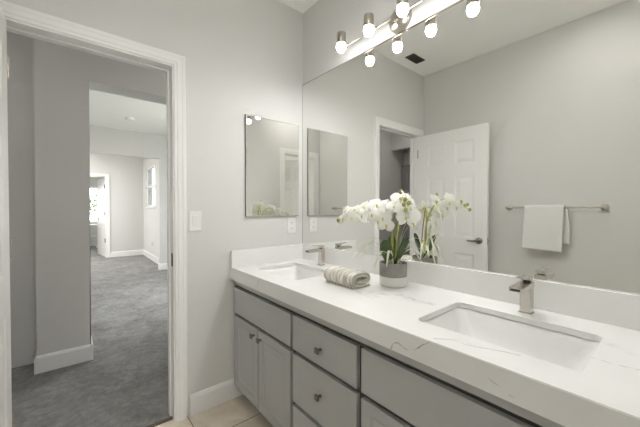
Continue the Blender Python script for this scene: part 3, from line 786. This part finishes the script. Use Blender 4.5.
# ------------------------------------------------------------------ orchid
OB = Vector((.95, -.15, T1))
LV = Vector((-.638, -.770, 0)); TV = Vector((.770, -.638, 0))     # along the counter towards the end wall; out into the room
def OP(a, t_, z): return OB + LV * a + TV * t_ + Vector((0, 0, z))
orc = empty('potted_orchid', OB, 'white orchid with arching flower spikes in a two-tone concrete pot', 'potted plant')
m = MB(); m.lathe(OB, (0, 0, 1), [(.0655, .046), (.066, .05), (.0665, .110), (.0655, .115), (.0620, .1155), (.0605, .112), (.060, .10), (.001, .10)], 48, cap0=False, cap1=False)
pot = m.build('pot', POTG, orc, smooth=True, angle=50); pot['label'] = 'grey upper part of the pot'
m = MB(); m.lathe(OB, (0, 0, 1), [(.054, .0005), (.058, .002), (.062, .008), (.0645, .018), (.066, .035), (.066, .050), (.0605, .050)], 48, cap1=False)
o = m.build('base_band', POTW, pot, smooth=True, angle=50); o['label'] = 'pale lower band of the pot'
m = MB(); m.grid(lambda u, v: OB + Vector(((u * .06) * math.cos(v * 2 * PI), (u * .06) * math.sin(v * 2 * PI), .106 + .006 * mnoise.noise(Vector((u * 4, v * 9, 1))))), 8, 40)
m.build('moss', SOIL, orc, smooth=True)

def leaf(path, width, cup, name, material, nw=8, fold=.25):
    pts = [Vector(p) for p in path]
    def cr(t_):
        n = len(pts) - 1; k = min(t_ * n, n - 1e-6); i = int(k); f = k - i
        p0, p1, p2, p3 = pts[max(i - 1, 0)], pts[i], pts[i + 1], pts[min(i + 2, n)]
        return .5 * ((2 * p1) + (p2 - p0) * f + (2 * p0 - 5 * p1 + 4 * p2 - p3) * f * f + (-p0 + 3 * p1 - 3 * p2 + p3) * f ** 3)
    def f(u, v):
        c = cr(u); tn = (cr(min(1, u + .02)) - cr(max(0, u - .02))).normalized()
        sd = tn.cross(Vector((0, 0, 1)))
        if sd.length < .05: sd = TV.cross(tn)
        sd.normalize(); nr = sd.cross(tn)
        wd = width * math.sin(PI * min(1, .08 + u * .92)) ** .55 * (1 - .25 * u) if width > .01 else width * (1 - u) ** .5 + .0006
        s_ = (v - .5) * 2
        return c + sd * s_ * wd + nr * (fold * wd * s_ * s_ * cup)
    m = MB(); m.grid(f, 18, nw)
    return m.build(name, material, orc, smooth=True, angle=180, solid=.0016 if width > .01 else .0010)

leaf([OP(.020, .004, .106), OP(.036, .022, .150), OP(.046, .045, .200), OP(.050, .070, .232)], .036, 1, 'leaf', LEAF)
leaf([OP(-.014, .0, .106), OP(-.034, .022, .150), OP(-.046, .042, .205), OP(-.050, .058, .240)], .030, 1, 'leaf', LEAF)
leaf([OP(.0, -.012, .106), OP(.0, -.034, .15), OP(-.004, -.048, .205), OP(-.008, -.056, .245)], .034, 1, 'leaf', LEAF)
BL_ = [  # pale grass blades spilling over the rim: (dir a, dir t, reach, rise)
    (1, .25, .20, .085), (1, .6, .10, .04), (.6, 1, .08, .045), (-.9, .55, .12, .06), (-1, .1, .16, .10), (-1, -.3, .13, .06),
    (.8, -.5, .15, .06), (-.55, .25, .10, .18), (.75, .2, .13, .10), (.95, .05, .17, .06), (-.9, -.05, .19, .05), (-.7, .2, .12, .16), (.9, .35, .09, .03), (-.95, .3, .10, .02)]
for i, (a, t_, rc, ri) in enumerate(BL_):
    n_ = math.hypot(a, t_); a /= n_; t_ /= n_
    s0 = .022
    p = [OP(a * s0, t_ * s0, .104), OP(a * (s0 + rc * .22), t_ * (s0 + rc * .22), .13 + max(ri, .02) * .75), OP(a * (s0 + rc * .6), t_ * (s0 + rc * .6), .128 + ri * 1.05), OP(a * (s0 + rc), t_ * (s0 + rc), .118 + ri - .045 - rc * .12)]
    leaf(p, (.0066 + .0016 * (i % 3)), .3, 'grass_blade', BLADE, 2)

def bez(pts, n):
    pts = [Vector(p) for p in pts]; out = []
    for i in range(n + 1):
        t_ = i / n * (len(pts) - 1); k = min(int(t_), len(pts) - 2); f = t_ - k
        p0, p1, p2, p3 = pts[max(k - 1, 0)], pts[k], pts[k + 1], pts[min(k + 2, len(pts) - 1)]
        out.append(.5 * ((2 * p1) + (p2 - p0) * f + (2 * p0 - 5 * p1 + 4 * p2 - p3) * f * f + (-p0 + 3 * p1 - 3 * p2 + p3) * f ** 3))
    return out

def flower(parent, c, face, size, seed, roll=0.0, star=False, near=None):
    """five tepals (two broad petals, three sepals) and a yellow-green lip, facing 'face'"""
    r = random.Random(seed); n = Vector(face).normalized()
    x = n.cross(Vector((0, 0, 1))).normalized(); y = x.cross(n)
    ca, sa = math.cos(roll), math.sin(roll); x, y = x * ca + y * sa, y * ca - x * sa
    m = MB()
    spec = [(90, .95, .40), (210, .90, .38), (330, .90, .38), (18, 1.0, .70), (162, 1.0, .70)]
    if star: spec = [(90, 1, .30), (215, 1, .30), (325, 1, .30), (20, 1, .40), (160, 1, .40)]
    for k, (an, ln, wd) in enumerate(spec):
        an = math.radians(an + r.uniform(-7, 7)); d = x * math.cos(an) + y * math.sin(an); s = n.cross(d)
        L = size * .5 * ln * r.uniform(.93, 1.05); Wd = size * .5 * wd * r.uniform(.92, 1.05); bend = r.uniform(-.28, .10); zoff = .002 if k > 2 else 0
        def f(u, v, d=d, s=s, L=L, Wd=Wd, bend=bend, zoff=zoff, k=k):
            ww = Wd * (math.sin(PI * min(1, .10 + .90 * u) ** .85) ** .6 if u < .999 else .02)
            q = (v - .5) * 2
            ruf = .05 * size * mnoise.noise(Vector((u * 3 + k * 7, q * 2, seed))) * u
            return Vector(c) + d * (.004 + L * u) + s * (q * ww) + n * (bend * L * u * u + zoff - .10 * ww * q * q + ruf + .06 * L * math.sin(PI * u))
        m.grid(f, 8, 6)
    cc = Vector(c)
    for off, rr in ((n * .005 + Vector((0, 0, -.004)), .065), (n * .009 + Vector((0, 0, -.012)), .055), (n * .004, .05)):
        k0 = len(m.bm.faces); m.sphere(cc + off, size * rr, seg=10, rings=7); m.bm.faces.ensure_lookup_table()
        for f_ in m.bm.faces[k0:]: f_.material_index = 1
    if near is not None:
        k0 = len(m.bm.faces); m.tube(bez([near, (near + cc) / 2 + Vector((0, 0, .008)), cc - n * .002], 6), .0014, 6); m.bm.faces.ensure_lookup_table()
        for f_ in m.bm.faces[k0:]: f_.material_index = 2
    return m.build('flower', [PETAL, LIPM, STEM], parent, smooth=True, angle=180)

def spike(path, fl, buds, seed, star_from=99):
    pts = bez(path, 40)
    m = MB(); m.tube(pts, [.0056 - .0042 * i / 40 for i in range(41)], 8)
    sp_ = m.build('flower_spike', STEM, orc, smooth=True)
    for i, (c, face, size, rl) in enumerate(fl):
        flower(sp_, c, face, size, seed + i, rl, i >= star_from, min(pts, key=lambda p: (p - Vector(c)).length))
    for c in buds:
        m = MB(); m.sphere(c, .0085, (1, 1, 1.25), 12, 8); o = m.build('bud', BUDM, sp_, smooth=True, angle=180); o['label'] = 'closed green bud'
    return sp_
def FD(a, t_, z): return LV * a + TV * t_ + Vector((0, 0, z))
# spike arching along the counter towards the small mirror
spike([OP(.01, 0, .10), OP(.004, .005, .22), OP(.012, .01, .33), OP(.06, .010, .385), OP(.13, .008, .375), OP(.20, .008, .350), OP(.265, .012, .325)],
      [(OP(.040, .035, .385), FD(.1, 1, 0.50), .088, .2), (OP(.062, .050, .335), FD(.25, 1, 0.35), .086, -.1), (OP(.085, .02, .395), FD(.0, 1, 0.65), .080, .5),
       (OP(.048, .058, .298), FD(.2, 1, 0.25), .078, .3), (OP(.085, .05, .318), FD(.15, 1, 0.30), .076, .6),
       (OP(.112, .04, .350), FD(.3, 1, 0.45), .080, -.4), (OP(.145, .015, .385), FD(.7, .7, 0.65), .072, .1), (OP(.160, .035, .345), FD(.1, 1, 0.35), .076, .9),
       (OP(.150, -.012, .372), FD(.9, -.4, .2), .074, .2), (OP(.205, -.006, .352), FD(.9, -.4, .15), .074, .5), (OP(.245, .0, .345), FD(.95, -.3, .2), .064, -.2),
       (OP(.190, .02, .372), FD(.9, .5, 0.75), .068, -.3), (OP(.205, .035, .335), FD(.6, .8, 0.45), .074, .3), (OP(.235, .02, .365), FD(.9, .4, 0.75), .064, .6), (OP(.248, .02, .330), FD(.8, .6, 0.45), .068, -.5)],
      [OP(.272, .012, .322)], 100)
# spike arching out into the room
spike([OP(-.012, 0, 0.100), OP(-.022, .0, 0.250), OP(-.030, .015, 0.342), OP(-.022, .06, 0.417), OP(-.010, .125, 0.427), OP(.0, .19, 0.402), OP(.004, .225, 0.377)],
      [(OP(-.020, .055, 0.427), FD(.15, 1, 0.80), .088, .1), (OP(-.058, .045, 0.397), FD(-.35, 1, 0.60), .086, -.3), (OP(.015, .07, 0.387), FD(.35, 1, 0.55), .084, .4),
       (OP(-.075, .070, 0.347), FD(-.4, 1, 0.40), .088, .2), (OP(-.036, .085, 0.337), FD(-.05, 1, 0.35), .088, -.2), (OP(-.085, .035, 0.307), FD(-.5, .9, 0.35), .076, .6),
       (OP(-.046, .075, .352), FD(-1, .0, .1), .084, .1), (OP(-.045, .105, .385), FD(-1, .1, .15), .080, .7),
       (OP(-.045, .115, 0.412), FD(-1, .25, .2), .078, .2), (OP(-.030, .155, 0.387), FD(-1, .1, .15), .078, .8), (OP(-.020, .120, 0.440), FD(-.9, .3, .4), .066, .3)],
      [OP(-.004, .185, 0.417), OP(.006, .205, 0.397), OP(-.012, .215, 0.402), OP(.006, .232, 0.374), OP(-.02, .06, 0.457)], 300, star_from=8)
m = MB(); m.tube(bez([OP(.0, -.02, .10), OP(.006, -.012, .25), OP(-.012, .0, .38)], 10), .003, 8); o = m.build('support_stake', STAKE, orc, smooth=True); o['label'] = 'thin brown stake'

# ------------------------------------------------------------------ far bedroom furniture
ch = empty('bedside_cabinet', (-10.1, -.93, 0), 'small white cabinet under the far bedroom window', 'cabinet')
m = MB(); m.box(-10.3, -9.9, -1.25, -.75, .08, .72, bev=.004); m.build('body', TRIM, ch)
m = MB(); m.box(-10.32, -9.88, -1.27, -.73, .72, .745, bev=.004); m.build('top', TRIM, ch)
for z0, z1 in ((.10, .37), (.40, .69)):
    m = MB(); m.box(-9.9, -9.885, -1.22, -.78, z0, z1, bev=.004); d = m.build('drawer', mat('drawer_front_grey', (.62, .62, .61), .5, bump=.05), ch)
    m = MB(); m.cyl((-9.885, -1.0, (z0 + z1) / 2), (-9.86, -1.0, (z0 + z1) / 2), .014, 14); m.build('knob', DARKM, d, smooth=True)
for x in (-10.27, -9.93):
    for y in (-1.22, -.78):
        m = MB(); m.box(x - .02, x + .02, y - .02, y + .02, 0, .085); m.build('leg', TRIM, ch)
sh = empty('garden_shrub', (-13.6, -1.2, -.4), 'leafy shrub outside the far bedroom window', 'shrub')
m = MB(); m.tube([(-13.6, -1.2, -.4), (-13.58, -1.18, .6), (-13.6, -1.2, 1.3)], [.05, .04, .02], 8); m.build('trunk', STAKE, sh, smooth=True)
m = MB(); r = random.Random(5)
for i in range(420):
    c = Vector((r.gauss(-13.6, .32), r.gauss(-1.15, .42), r.gauss(1.45, .34))); d = Vector((r.uniform(-1, 1), r.uniform(-1, 1), r.uniform(-1, 1))).normalized(); s_ = d.orthogonal().normalized(); L = r.uniform(.07, .13)
    v = [m.bm.verts.new(c + q) for q in (-d * L, s_ * L * .4, d * L, -s_ * L * .4)]; m.bm.faces.new(v)
m.build('foliage', FOLI, sh)
